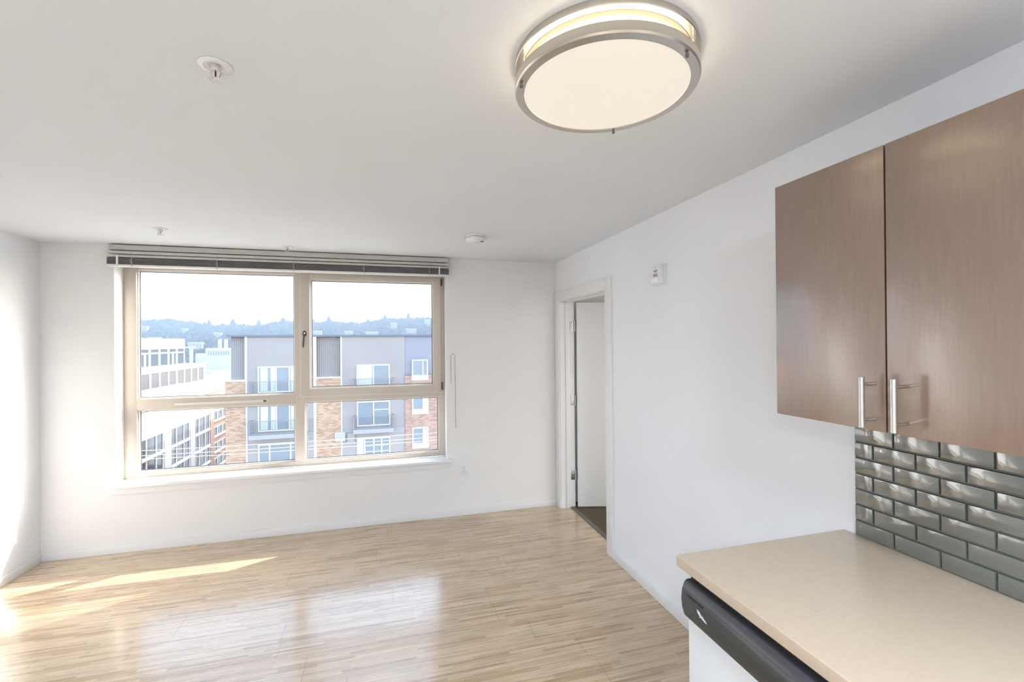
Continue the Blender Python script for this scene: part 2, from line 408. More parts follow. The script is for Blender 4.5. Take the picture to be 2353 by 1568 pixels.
# cockspur handle
hy0 = y0
hm = MB()
ros = [(-.708+.017*math.cos(t*math.pi/8)*1.0, hy0, 1.735+(.028 if math.sin(t*math.pi/8)>0 else .028)*math.sin(t*math.pi/8)) for t in range(16)]
hm.poly(ros, (0,-.009,0))
ho = build('window_handle', hm, m_darkmetal, sash, label='dark bronze turn handle')
build('handle_lever', MB().tube([(-.705,hy0-.008,1.738),(-.705,hy0-.034,1.738),(-.706,hy0-.040,1.72),(-.712,hy0-.040,1.655),(-.713,hy0-.037,1.612)],[.008,.008,.0085,.0075,.0065],10), m_darkmetal, sash)
build('handle_screw', MB().tube([(-.702,hy0-.034,1.738),(-.702,hy0-.043,1.738)],.007,12), m_nickel, sash)
# slot vent in the left transom
vt = MB().box(-1.72,-1.01,YW-.012,YW-.002,1.136,1.156,.003)
vo = build('trickle_vent', vt, m_bead, w1)
build('knob', MB().box(-1.045,-1.022,YW-.020,YW-.012,1.138,1.153,.002), m_hinge, vo)
# stool and apron
sl_ = MB().box(WX0,WX1,YF,YW,WZ0,ZS).box(-2.125,.590,4.243,YF,WZ0,ZS,.004)
build('window_sill', sl_, m_sill, w1)
build('apron', MB().box(-2.10,.570,YF-.014,YF,.462,WZ0,.002), m_trim, w1)

# ------------------------------------------------------------ blinds
bl = thing('window_blind', (-.76,4.25,H), 'grey beige slatted blind drawn up under the ceiling above the window', 'blind')
bx0,bx1 = -2.092,.563
build('headrail', MB().box(bx0+.01,bx1-.01,4.224,4.290,2.391,H-.007,.003), m_head, bl)
ss = MB()
for z in (2.382,2.366,2.350,2.335):
    ss.box(bx0,bx1,4.222,4.272,z-.0012,z+.0016)
build('slats', ss, m_slat, bl)
build('valance', MB().box(bx0+.004,bx1-.004,4.215,4.2215,2.335,2.352,.002).box(bx0+.004,bx1-.004,4.215,4.2215,2.360,2.383,.002), m_head, bl)
sk = MB()
z = 2.280
while z < 2.329:
    sk.box(bx0,bx1,4.222+random.uniform(-.002,.002),4.272,z,z+.0024); z += .0042
build('slat_stack', sk, m_slat_shaded, bl, label='stack of closed slats, shade put into its dark colour')
build('bottom_rail', MB().box(bx0+.002,bx1-.002,4.220,4.274,2.262,2.278,.003), m_rail, bl)
for x in (-1.925,-1.336,-.76,-.19,.385):
    lt = MB().tube([(x,4.218,2.335),(x,4.217,2.30),(x+.004,4.214,2.285),(x,4.216,2.262)],.0028,6)
    lt.tube([(x-.008,4.2165,2.318),(x-.011,4.212,2.305),(x-.004,4.211,2.290),(x+.006,4.213,2.283)],.0018,6)
    lt.tube([(x,4.213,2.385),(x,4.213,2.34)],.0016,6)
    build('ladder_cord', lt, m_ladder, bl)
for x in (-2.02,.475):
    build('clip', MB().box(x-.006,x+.006,4.212,4.222,2.262,2.345,.001), m_whiteplastic, bl)
# cord draped over a wall hook
cc = MB(); yc = YF-.006
pts = [(.586,yc,1.26),(.583,yc,1.40),(.583,yc,1.50)] + [(.603-.020*math.cos(t*math.pi/8),yc-.003,1.515+.026*math.sin(t*math.pi/8)) for t in range(9)] + [(.624,yc,1.40),(.626,yc,1.2),(.624,yc,1.0),(.627,yc,.83)]
cc.tube(pts,.0022,6)
cd = thing('blind_cord', (.603,yc,.82), 'thin beige blind cord looped over a hook right of the window', 'cord')
build('cord_loop', cc, m_cord, cd)
build('hook', MB().tube([(.603,YF,1.536),(.603,yc-.010,1.536),(.603,yc-.012,1.546)],.003,8), m_whiteplastic, cd)
build('tassel', MB().tube([(.5865,yc-.002,1.262),(.5865,yc-.002,1.225)],[.004,.006],8), m_whiteplastic, cd)

# ------------------------------------------------------------ wall outlet
ol = thing('wall_outlet', (.70,YF,.376), 'white duplex power outlet on the wall beside the window sill', 'outlet')
build('cover_plate', MB().box(.660,.740,YF-.006,YF,.376,.492,.002), m_whiteplastic, ol)
for zc in (.413,.455):
    rc = build('receptacle', MB().box(.684,.716,YF-.0085,YF-.006,zc-.014,zc+.014,.002), m_whiteplastic, ol)
    build('slots', MB().box(.691,.6935,YF-.0092,YF-.0084,zc-.002,zc+.008).box(.7065,.709,YF-.0092,YF-.0084,zc-.002,zc+.008).box(.698,.702,YF-.0092,YF-.0084,zc-.010,zc-.006), m_dark, rc)
build('screw', MB().tube([(.70,YF-.006,.434),(.70,YF-.0075,.434)],.003,8), m_steel, ol)

# ------------------------------------------------------------ fire strobe
def letters(txt, size, origin, xdir, zdir, depth, name, m, parent):
    cu = bpy.data.curves.new('t','FONT'); cu.body = txt; cu.size = size; cu.extrude = depth; cu.align_x='CENTER'; cu.align_y='CENTER'
    t = bpy.data.objects.new('t', cu); C.objects.link(t)
    dg = bpy.context.evaluated_depsgraph_get(); me = bpy.data.meshes.new_from_object(t.evaluated_get(dg))
    bpy.data.objects.remove(t)
    b = bmesh.new(); b.from_mesh(me); xd=Vector(xdir); zd=Vector(zdir); nd=xd.cross(zd)
    for v in b.verts: v.co = Vector(origin)+xd*v.co.x+zd*v.co.y+nd*v.co.z
    mb = MB(); mb.bm.free(); mb.bm = b
    return build(name, mb, m, parent)
fa = thing('fire_strobe', (XR,2.47,1.992), 'small white fire alarm strobe on the wall right of the doorway', 'alarm')
build('housing', MB().box(XR-.012,XR,2.410,2.524,1.990,2.118,.004).box(XR-.040,XR-.012,2.420,2.514,1.996,2.112,.005), m_whiteplastic, fa)
build('strobe_lens', MB().box(XR-.050,XR-.040,2.430,2.504,2.004,2.034,.004), mat('clear_lens',(.95,.95,.97),.08,spec=.8), fa)
build('sounder_grille', MB().box(XR-.0412,XR-.0398,2.450,2.484,2.070,2.084).box(XR-.0415,XR-.0398,2.464,2.470,2.096,2.101), mat('grey_grille',(.36,.35,.35),.6), fa)
letters('FIRE', .026, (XR-.0402,2.467,2.050), (0,-1,0), (0,0,1), .0008, 'lettering', mat('grey_red_print',(.25,.13,.13),.6), fa)

# ------------------------------------------------------------ ceiling light
LC = (.606,1.175)
cl = thing('ceiling_light', (*LC,H), 'round two-ring nickel flush ceiling light, glowing', 'light')
c3 = (*LC,H)
n = 128
build('upper_ring', MB().lathe([(.234,0),(.255,0),(.256,-.004),(.256,-.016),(.254,-.018),(.236,-.018),(.234,-.016)], c3, n, closed=True), m_nickel, cl)
build('lower_ring', MB().lathe([(.233,-.056),(.2545,-.056),(.256,-.058),(.256,-.080),(.252,-.084),(.230,-.085),(.230,-.083)], c3, n, closed=True), m_nickel, cl)
build('pan', MB().lathe([(0,-.0005),(.2335,-.0005),(.2335,-.017),(.222,-.020),(0,-.020)], c3, n), m_pan, cl)
build('drum', MB().lathe([(.219,-.021),(.222,-.022),(.222,-.070),(.219,-.071)], c3, n, closed=True), m_drum, cl)
build('diffuser', MB().lathe([(.2295,-.081),(.215,-.087),(.16,-.093),(.08,-.0965),(0,-.0975)], c3, n), m_diffuser, cl)
for k, deg in enumerate((15,135,255)):
    a = math.radians(deg+170); x,y = LC[0]+.250*math.cos(a), LC[1]+.250*math.sin(a)
    build('post', MB().tube([(x,y,H-.018),(x,y,H-.056)],.0042,8), m_nickel, cl)
for deg in (176,56,-62):
    a = math.radians(deg); x,y = LC[0]+.244*math.cos(a), LC[1]+.244*math.sin(a)
    build('thumb_screw', MB().tube([(x,y,H-.084),(x,y,H-.088),(x,y,H-.0885),(x,y,H-.095)],[.0022,.0022,.0048,.0042],10), mat('dark_nickel',(.22,.20,.18),.35,1) if deg==176 else bpy.data.materials['dark_nickel'], cl)

m_fill_kitchen = mat('lit_diffuser_kitchen', (.30,.28,.25), .5, emit=(.80,.92,1.06), estr=100)  # for two unseen lamps behind the viewpoint, added to brighten the interior
m_fill_bedroom = mat('lit_diffuser_bedroom', (.30,.28,.25), .5, emit=(1.0,.93,.84), estr=38)  # for an unseen lamp added to brighten the room past the door
G2 = 'unseen ceiling lights added to brighten the rooms'
for (x,y,lb2) in ((.55,-.55,'unseen ceiling light added to brighten the kitchen counter end behind the viewpoint'),(-1.2,-1.5,'unseen ceiling light added to brighten the middle of the space behind the viewpoint'),(3.5,1.7,'unseen ceiling light added to brighten the carpeted room beyond the doorway')):
    c = copy_tree(cl); c.location = (x,y,H); c['label'] = lb2; c['group'] = G2
    for ch in kids(c):
        if ch.name.startswith('diffuser'):
            ch.data = ch.data.copy(); ch.data.materials[0] = m_fill_kitchen if x < 2 else m_fill_bedroom

# ------------------------------------------------------------ sprinklers
G='ceiling sprinkler heads'
def sprinkler(x,y,label):
    t = thing('sprinkler_head', (x,y,H), label, 'sprinkler', G)
    c=(x,y,H)
    build('escutcheon', MB().lathe([(.020,-.0008),(.043,-.0008),(.0435,-.003),(.041,-.0055),(.030,-.0075),(.027,-.004),(.019,-.003),(.017,-.0015)], c, 40, closed=True), m_whiteplastic, t)
    build('cup', MB().lathe([(.0195,-.0030),(.0195,-.001),(.0,-.0006)], c, 32), m_chrome, t)
    body = MB().lathe([(.0,-.001),(.0125,-.001),(.0125,-.012),(.009,-.016),(.0,-.016)], c, 20)
    for s in (-1,1): body.tube([(x+s*.009,y,H-.012),(x+s*.0135,y,H-.022),(x+s*.010,y,H-.033),(x,y,H-.040)],.0024,8)
    build('frame_arms', body, m_chrome, t)
    build('heat_bulb', MB().lathe([(0,-.015),(.0022,-.017),(.0026,-.026),(.0018,-.033),(0,-.036)], c, 10), mat('bulb_dark',(.05,.03,.03),.2) if 'bulb_dark' not in bpy.data.materials else bpy.data.materials['bulb_dark'], t)
    df = MB().lathe([(0,-.040),(.009,-.040),(.009,-.0415),(0,-.0430)], c, 16)
    for k in range(14):
        a=k*2*math.pi/14; ca,sa=math.cos(a),math.sin(a); tx,ty=-sa,ca
        df.poly([(x+.008*ca+.0014*tx,y+.008*sa+.0014*ty,H-.0405),(x+.008*ca-.0014*tx,y+.008*sa-.0014*ty,H-.0405),(x+.019*ca-.0026*tx,y+.019*sa-.0026*ty,H-.0425),(x+.019*ca+.0026*tx,y+.019*sa+.0026*ty,H-.0425)],(0,0,-.0011))
    build('deflector', df, m_chrome, t)
    return t
sp = sprinkler(-.465,1.466,'white pendant sprinkler head on the ceiling nearest the viewpoint, left of the ceiling light')
for (x,y,lb) in ((-1.487,3.62,'small far sprinkler head near the left end of the blind'),(-.775,4.045,'small far sprinkler head right above the middle of the blind')):
    c = copy_tree(sp); c.location=(x,y,H); c['label']=lb

# ------------------------------------------------------------ smoke detector
sd = thing('smoke_detector', (.648,3.335,H), 'round white smoke detector on the ceiling near the doorway', 'smoke detector')
c3=(.648,3.335,H)
build('base_plate', MB().lathe([(0,-.0005),(.076,-.0005),(.077,-.004),(.075,-.012),(.070,-.013),(0,-.013)], c3, 48), m_whiteplastic, sd)
build('seam', MB().lathe([(0,-.013),(.0685,-.013),(.0685,-.016),(0,-.016)], c3, 48), mat('grey_seam',(.3,.3,.3),.6), sd)
build('body', MB().lathe([(0,-.016),(.073,-.016),(.074,-.020),(.072,-.034),(.062,-.045),(.048,-.050),(0,-.052)], c3, 48), m_whiteplastic, sd)
build('vent_slots', MB().box(.672,.700,3.295,3.300,H-.0512,H-.046).box(.665,.692,3.283,3.288,H-.049,H-.044), bpy.data.materials['grey_seam'], sd)
build('test_button', MB().lathe([(0,-.0515),(.010,-.0513),(.010,-.0535),(0,-.0545)], (.648,3.31,H), 20), m_whiteplastic, sd)

# ------------------------------------------------------------ kitchen
XC = 1.299                # upper cabinet front
ZC0, ZC1 = 1.390, 2.170
CY = (1.265,.9085,.552)
uc = thing('upper_cabinet', (XR-.17,.908,ZC0), 'brown two-door wall cabinet above the tiled backsplash', 'cabinet')
build('carcass', MB().box(XC+.022,XR,CY[2],CY[0],ZC0+.002,ZC1), m_cab, uc)
for a,b_,hyy in ((CY[1]+.0024,CY[0],.938),(CY[2],CY[1]-.0024,.857)):
    d = build('door', MB().box(XC,XC+.019,a,b_,ZC0,ZC1,.0012), m_cab, uc)
    hn = MB(); hxx = XC-.050
    hn.tube([(hxx,hyy,1.403),(hxx,hyy,1.540)],.0074,16)
    for zz in (1.423,1.520): hn.tube([(hxx,hyy,zz),(XC,hyy,zz)],.0045,12)
    build('handle', hn, m_nickel, d, label='brushed nickel bar handle')

# worktop
CZ1, CZ0, CXF, CYE = .932, .897, .922, 1.308
ct = MB().box(CXF,XR,-.9,CYE,CZ0,CZ1,.003,3)
tag(build('countertop', ct, m_counter), 'beige speckled stone countertop running out from the backsplash', 'countertop')

# backsplash
bs = thing('tile_backsplash', (XR,.3,CZ1), 'grey glossy subway tile backsplash above the countertop', 'backsplash')
build('grout', MB().box(XR-.0045,XR,-.9,1.259,CZ1,ZC0+.03), m_grout, bs)
tl = MB(); TH,TW,g = .0565,.1325,.0030
k=0; z=CZ1+.002
def tile(y0,y1,z0,z1):
    b = bmesh.new(); x0=XR-.0045; x1=XR-.0125; e=.0026
    o_=[(y0,z0),(y1,z0),(y1,z1),(y0,z1)]; i_=[(y0+e,z0+e),(y1-e,z0+e),(y1-e,z1-e),(y0+e,z1-e)]
    i2=[(y0+2.1*e,z0+2.1*e),(y1-2.1*e,z0+2.1*e),(y1-2.1*e,z1-2.1*e),(y0+2.1*e,z1-2.1*e)]
    m0=[(y0+.0008,z0+.0008),(y1-.0008,z0+.0008),(y1-.0008,z1-.0008),(y0+.0008,z1-.0008)]
    R=[[b.verts.new((xx,p[0],p[1])) for p in q] for xx,q in ((x0,o_),(x0-.0050,m0),(x1+.0006,i_),(x1,i2))]
    for A,D in zip(R,R[1:]):
        for q in range(4): b.faces.new((A[q],A[(q+1)%4],D[(q+1)%4],D[q]))
    b.faces.new(R[-1])
    bmesh.ops.recalc_face_normals(b,faces=b.faces[:])
    cen = sum((f_.calc_center_median() for f_ in b.faces), Vector())/len(b.faces)
    # outward = towards -x
    if b.faces[:][-1].normal.x > 0: bmesh.ops.reverse_faces(b,faces=b.faces[:])
    tl._merge(b)
while z < ZC0+.02:
    y = 1.259; first = True
    while y > -.9:
        wd = TW if not (first and k%2==1) else TW/2
        y_ = max(y-wd, -.9); 
        if y-y_ > .012: tile(y_+g/2, y-g/2, z+g/2, min(z+TH,ZC0+.03)-g/2)
        y = y_; first = False
    z += TH; k += 1
build('tiles', tl, m_tile, bs)

# dishwasher under the end of the worktop
dw = thing('dishwasher', (1.25,.965,0), 'dishwasher with white door and charcoal control panel under the counter end', 'dishwasher')
DY_0, DY_1 = .665, 1.268
build('body', MB().box(.975,1.60,DY_0,DY_1-.012,.09,.885), m_whiteplastic, dw)
build('kick_plate', MB().box(.99,1.02,DY_0,DY_1-.012,0,.09), m_dark, dw)
build('door', MB().box(.934,.975,DY_0+.002,DY_1-.004,.095,.752,.006), m_dwdoor, dw)
# control panel: rounded profile in x-z, run along y
prof = [(.975,.752),(.930,.752),(.921,.758),(.913,.785),(.910,.815),(.913,.845),(.922,.866),(.930,.872),(.975,.872)]
pn = MB(); pn.poly([(x,DY_0+.002,z) for x,z in prof],(0,DY_1-.004-DY_0-.002+.004,0))
bmesh.ops.bevel(pn.bm, geom=[e for e in pn.bm.edges], offset=.0022, segments=2, affect='EDGES')
panel = build('control_panel', pn, m_dwrim, dw, label='charcoal control panel')
build('top_seal', MB().box(.945,.975,DY_0+.002,DY_1-.006,.872,.886), m_dark, dw)
# glossy inset
ins = [(.9125,.772),(.9098,.790),(.9075,.815),(.9098,.836),(.9135,.848)]
pi = MB(); pi.poly([(x,DY_0+.02,z) for x,z in ins]+[(.918,DY_0+.02,.845),(.918,DY_0+.02,.775)],(0,DY_1-.022-DY_0-.02,0))
bmesh.ops.bevel(pi.bm, geom=[e for e in pi.bm.edges], offset=.001, segments=1, affect='EDGES')
build('display_inset', pi, m_dwpanel, panel)
vs = MB()
for k in range(5): vs.box(.9085,.914,1.222-k*.0155,1.2325-k*.0155,.8375,.8415)
build('vent_slots', vs, m_dark, panel)
# the little silver mark, drawn in y-z (y runs right to left as seen)
def mark(pts, y0, z0, s): 
    b = MB(); b.poly([(.9072,y0-px*s,z0+pz*s) for px,pz in pts],(.003,0,0)); return b
mk = mark([(-10,6.5),(-4,5.5),(-1,3.2),(1.5,2.2),(4,3.2),(3.2,1.2),(6.5,.4),(11,-2.8),(7,-2.6),(2,-1.9),(-1,-.8),(-4.5,-2.8),(-3,-.2),(-6.5,1.2),(-8.5,3.2)],1.166,.808,.0021)
build('emblem', mk, m_logo, panel, label='silver emblem')
# base cabinet continuing under the worktop
bc = thing('base_cabinet', (1.29,-.12,0), 'brown base cabinet under the countertop beside the dishwasher', 'cabinet')
build('carcass', MB().box(.965,XR,-.9,.66,.10,CZ0), m_cab, bc)
build('kick_plate', MB().box(1.01,1.03,-.9,.66,0,.10), m_dark, bc)
for q in range(3):
    a = -.9+q*.52
    d = build('door', MB().box(.946,.965,a+.002,a+.518,.105,.885,.0012), m_cab, bc)
    build('handle', MB().tube([(.912,a+.46,.72),(.912,a+.46,.86)],.006,12).tube([(.912,a+.46,.74),(.946,a+.46,.74)],.0045,8).tube([(.912,a+.46,.84),(.946,a+.46,.84)],.0045,8), m_nickel, d)

# ============================================================ outside
GZ = -27.0
def brick(name, axes, c1, c2, cm, scale=1.0):
    m = mat(name, rough=.85, spec=.2)
    tc = N(m,'ShaderNodeTexCoord'); s_ = N(m,'ShaderNodeSeparateXYZ'); cb = N(m,'ShaderNodeCombineXYZ')
    L(m,tc.outputs['Object'],s_.inputs[0]); L(m,s_.outputs[axes[0]],cb.inputs[0]); L(m,s_.outputs[axes[1]],cb.inputs[1])
    br = N(m,'ShaderNodeTexBrick'); br.inputs['Scale'].default_value = scale
    br.inputs['Color1'].default_value=(*c1,1); br.inputs['Color2'].default_value=(*c2,1); br.inputs['Mortar'].default_value=(*cm,1)
    br.inputs['Brick Width'].default_value=.36; br.inputs['Row Height'].default_value=.105; br.inputs['Mortar Size'].default_value=.012; br.inputs['Bias'].default_value=-.15
    L(m,cb.outputs[0],br.inputs['Vector']); L(m,br.outputs['Color'],B(m).inputs['Base Color']); return m
m_brick = brick('orange_brick',(0,2),(.50,.34,.24),(.29,.17,.12),(.44,.34,.28))
m_brick2 = brick('red_brown_brick',(0,2),(.44,.29,.235),(.28,.17,.135),(.40,.31,.27))
m_brick3 = brick('side_brick',(1,2),(.50,.33,.26),(.44,.28,.22),(.46,.37,.32), .6)
def corrug(name, c):
    m = mat(name, c, .6)
    tc = N(m,'ShaderNodeTexCoord'); wv = N(m,'ShaderNodeTexWave'); wv.wave_type='BANDS'; wv.bands_direction='X'; wv.inputs['Scale'].default_value=2.2
    L(m,tc.outputs['Object'],wv.inputs['Vector'])
    bp = N(m,'ShaderNodeBump'); bp.inputs['Distance'].default_value=.05; bp.inputs['Strength'].default_value=.8
    L(m,wv.outputs[1],bp.inputs['Height']); L(m,bp.outputs[0],B(m).inputs['Normal']); return m
m_stucco = noisy(mat('lavender_grey_stucco',rough=.85,spec=.2),(.325,.30,.305),(.345,.32,.32),.4,3)
m_corr = corrug('grey_corrugated_panel',(.29,.27,.27))
m_bluepanel = mat('blue_grey_panel',(.27,.27,.325),.7)
m_coping = mat('roof_coping_dark',(.16,.17,.22),.5,.3)
m_whiteframe = mat('white_vinyl_frame',(.80,.82,.84),.5)
m_owin = mat('outside_window_glass',(.26,.30,.35),.06,spec=1.0)
m_owin2 = mat('tinted_office_glass',(.045,.055,.07),.06,spec=1.0)
m_shade = mat('office_roller_shade',(.05,.05,.055),.8)
m_curtain = mat('pale_curtain',(.62,.68,.72),.8)
m_railing = mat('grey_railing',(.26,.26,.29),.5,.2)
m_slab = mat('balcony_slab',(.33,.33,.35),.8)
m_louver = mat('white_louver',(.50,.50,.51),.6)
m_conc = mat('pale_concrete',(.62,.61,.60),.85,spec=.2)
m_band = mat('dark_siding',(.33,.33,.35),.8)

ab = thing('apartment_building', (-1,45,GZ), 'lavender grey and brick apartment building filling the view across the street', 'building')
YA = 38.0
build('wall', MB().box(-11.25,9.0,YA+.3,128,GZ,2.2), m_corr, ab, label='grey corrugated wall')
build('stucco_bay', MB().box(-10.2,-5.3,YA,YA+.3,GZ,2.2), m_stucco, ab)
build('stucco_bay', MB().box(-3.5,1.41,YA,YA+.3,GZ,2.2), m_stucco, ab)
build('panel', MB().box(1.41,9.0,YA+.05,YA+.3,-.96,2.2), m_bluepanel, ab, label='blue grey upper wall panel')
build('pier', MB().box(-11.55,-10.2,YA-.08,YA+.3,GZ,-1.12), m_brick, ab, label='orange brick pier')
build('pier_cap', MB().box(-11.65,-10.2,YA-.12,YA+.3,-1.12,-1.02), m_whiteframe, ab)
build('pier', MB().box(-5.3,-3.5,YA-.08,YA+.3,GZ,-1.05), m_brick, ab, label='orange brick pier')
build('pier_cap', MB().box(-5.3,-3.5,YA-.12,YA+.3,-1.05,-.96), m_whiteframe, ab)
build('pier', MB().box(1.41,9.0,YA-.08,YA+.3,GZ,-.98), m_brick2, ab, label='red brown brick wall')
build('side_wall', MB().box(-11.54,-11.25,YA+.3,128,GZ,-1.12), m_brick3, ab)
build('roof_edge', MB().box(-11.4,9.1,YA-.12,128,2.2,2.34), m_coping, ab)
build('corner_trim', MB().box(-5.5,-5.28,YA-.04,YA,GZ,2.2), m_whiteframe, ab)
build('corner_trim', MB().box(-10.24,-10.10,YA-.04,YA,GZ,2.2), m_whiteframe, ab)
build('corner_trim', MB().box(-3.52,-3.42,YA-.04,YA,GZ,2.2), m_whiteframe, ab)
def owindow(x0,x1,z0,z1,y,par,mull=(),bars=(),curt=(),ft=.09):
    f = MB(); f.box(x0,x0+ft,y-.07,y,z0,z1).box(x1-ft,x1,y-.07,y,z0,z1).box(x0+ft,x1-ft,y-.07,y,z0,z0+ft).box(x0+ft,x1-ft,y-.07,y,z1-ft,z1)
    for mx in mull: f.box(mx-ft/2,mx+ft/2,y-.068,y,z0+ft,z1-ft)
    for (a,b_,zz) in bars: f.box(a,b_,y-.062,y,zz-.03,zz+.03)
    fo = build('window', f, m_whiteframe, par)
    build('pane', MB().box(x0+ft,x1-ft,y-.03,y-.003,z0+ft,z1-ft), m_owin, fo)
    if curt:
        for a,b_,c0,c1 in curt:
            c_ = MB(); n_=max(2,int((b_-a)/.09))
            for i in range(n_): c_.box(a+(b_-a)*i/n_, a+(b_-a)*(i+.8)/n_, y-.038-.006*(i%2), y-.031, c0, c1)
            c_.box(a,b_,y-.031,y-.030,c0,c1)
            build('curtain', c_, m_curtain, fo)
def balcony(x0,x1,zt,zs,par,deep=.75,slab=True):
    r = MB(); y0=YA-deep
    r.box(x0,x1,y0-.03,y0+.03,zt-.05,zt)
    r.box(x0,x1,y0-.02,y0+.02,zs+.05,zs+.10)
    for xx in (x0,x1): r.box(xx-.03,xx+.03,y0,YA,zt-.05,zt).box(xx-.03,xx+.03,y0-.03,y0+.03,zs,zt).box(xx-.02,xx+.02,y0,YA,zs+.05,zs+.10)
    xx=x0+.12
    while xx<x1-.05: r.box(xx-.012,xx+.012,y0-.012,y0+.012,zs+.08,zt-.04); xx+=.12
    yy=y0+.12
    while yy<YA:
        for xx in (x0,x1): r.box(xx-.012,xx+.012,yy-.012,yy+.012,zs+.08,zt-.04)
        yy+=.12
    b_ = build('balcony', MB().box(x0-.05,x1+.05,y0-.05,YA,zs-.32,zs), m_slab, par) if slab else None
    build('railing', r, m_railing, b_ or par)
ST=2.93
for k in range(6):
    dz=-ST*k
    zt=-.05+dz
    if k!=2:
        owindow(-9.38,-6.15,zt-1.98,zt,YA,ab,mull=(-8.12,-7.2),curt=((-9.2,-8.7,zt-1.85,zt-.12),(-8.5,-8.2,zt-1.85,zt-.12),(-7.1,-6.6,zt-1.85,zt-.12)))
        balcony(-9.78,-5.95,-1.12+dz,-2.16+dz,ab)
        owindow(-2.32,.22,zt-1.98,zt,YA,ab,mull=(-1.05,),curt=((-2.2,-1.15,zt-1.85,zt-.1),) if k==0 else (), bars=((-1.0,.1,zt-.7),) if k==1 else ())
        balcony(-2.5,.45,-1.12+dz,-2.16+dz,ab,slab=True)
    else:
        owindow(-9.38,-6.15,zt-1.95,zt,YA,ab,mull=(-8.6,-7.15))
        owindow(-2.32,.22,zt-1.75,zt,YA,ab,mull=(-1.75,-1.05,-.45),bars=((-1.7,.15,zt-.62),(-1.7,.15,zt-1.1)),curt=((-2.2,-1.85,zt-1.6,zt-.1),))
        balcony(-9.78,-5.95,zt-1.30,zt-2.2,ab,.2)
        balcony(-2.5,.45,zt-1.55,zt-2.2,ab,.2)
    z0 = (-1.08,-3.87,-6.65)[k] if k<3 else -6.65-(k-2)*2.8
    owindow(1.97,3.27,z0,z0+1.36,YA-(.08 if k else .08),ab,mull=(2.85,),curt=((2.9,3.15,z0+.1,z0+1.2),) if k else ())
    build('spandrel', MB().box(1.95,3.29,YA-.14,YA-.08,z0-.34,z0), m_whiteframe, ab)
    owindow(5.6,6.9,z0,z0+1.36,YA-.08,ab,mull=(6.5,))
    build('floor_band', MB().box(-3.42,1.40,YA-.03,YA,-5.62+dz+ST,-5.18+dz+ST), m_band, ab) if k in (1,) else None
    build('floor_band', MB().box(-10.1,-5.5,YA-.03,YA,-5.62+dz+ST,-5.18+dz+ST), m_band, ab) if k in (1,) else None
lv = MB().box(-3.95,-3.2,YA-.20,YA-.08,-6.0,-5.32)
lo_=build('wall_vent', lv, m_louver, ab)
build('louver_blades', MB().box(-3.9,-3.25,YA-.22,YA-.2,-5.48,-5.44).box(-3.9,-3.25,YA-.22,YA-.2,-5.62,-5.58).box(-3.9,-3.25,YA-.22,YA-.2,-5.76,-5.72).box(-3.9,-3.25,YA-.22,YA-.2,-5.90,-5.86), m_band, lo_)
build('wall_vent', MB().box(-3.05,-2.5,YA-.12,YA,-6.2,-5.45), m_stucco, ab)
build('downpipe', MB().tube([(-5.95,YA-.06,GZ),(-5.95,YA-.06,2.1)],.05,6), m_whiteframe, ab)
for i,(x,y,wd) in enumerate(((-4.6,47,1.6),(-8.2,50,1.2),(4.6,49,1.4))):
    build('roof_unit', MB().box(x,x+wd,y,y+1.2,2.34,2.5,.02), m_conc, ab)

# brick side building
K=2.9
def sc(y,z): return (y*K, EYE+(z-EYE)*K)
XS=-11.55*K
sb = thing('brick_office_building', (XS-7,92,GZ), 'low brick office building with tall windows and white roof, lower left outside', 'building')
ytop=sc(0,-2.98)[1]
rz=sc(0,-1.62)[1]
build('wall', MB().box(XS-13,XS,58,122,GZ,rz), m_brick3, sb)
build('parapet_cap', MB().box(XS-13.2,XS+.3,57.8,122.2,rz,rz+.5), m_conc, sb)
build('lintel_band', MB().box(XS,XS+.25,58,122,ytop,ytop+.8), m_conc, sb)
m_bayglass = m_owin2
bays=((22.4,24.9),(25.75,28.2),(29.05,31.5),(32.25,34.7),(35.45,37.9),(38.7,41.2))
for i,(a,b_) in enumerate(bays):
    y0_,y1_=a*K,b_*K
    for j in range(4):
        z1_=ytop-j*3.15; z0_=z1_-3.15+.02
        if i>=4: z0_=z1_-2.1
        f=MB(); ft=.16; wd=y1_-y0_
        f.box(XS,XS+.2,y0_,y0_+ft,z0_,z1_).box(XS,XS+.2,y1_-ft,y1_,z0_,z1_)
        f.box(XS,XS+.35,y0_,y1_,z0_,z0_+.38).box(XS,XS+.2,y0_,y1_,z1_-.12,z1_)
        for q in (.28,.68): f.box(XS,XS+.2,y0_+wd*q-.1,y0_+wd*q+.1,z0_,z1_)
        fo=build('window', f, m_whiteframe, sb)
        build('pane', MB().box(XS,XS+.08,y0_+ft,y1_-ft,z0_+.38,z1_-.12), m_bayglass, fo)
    if i<5:
        build('pilaster', MB().box(XS,XS+.3,y1_+.15,bays[i+1][0]*K-.15,GZ,ytop), m_conc if i<3 else m_brick3, sb)

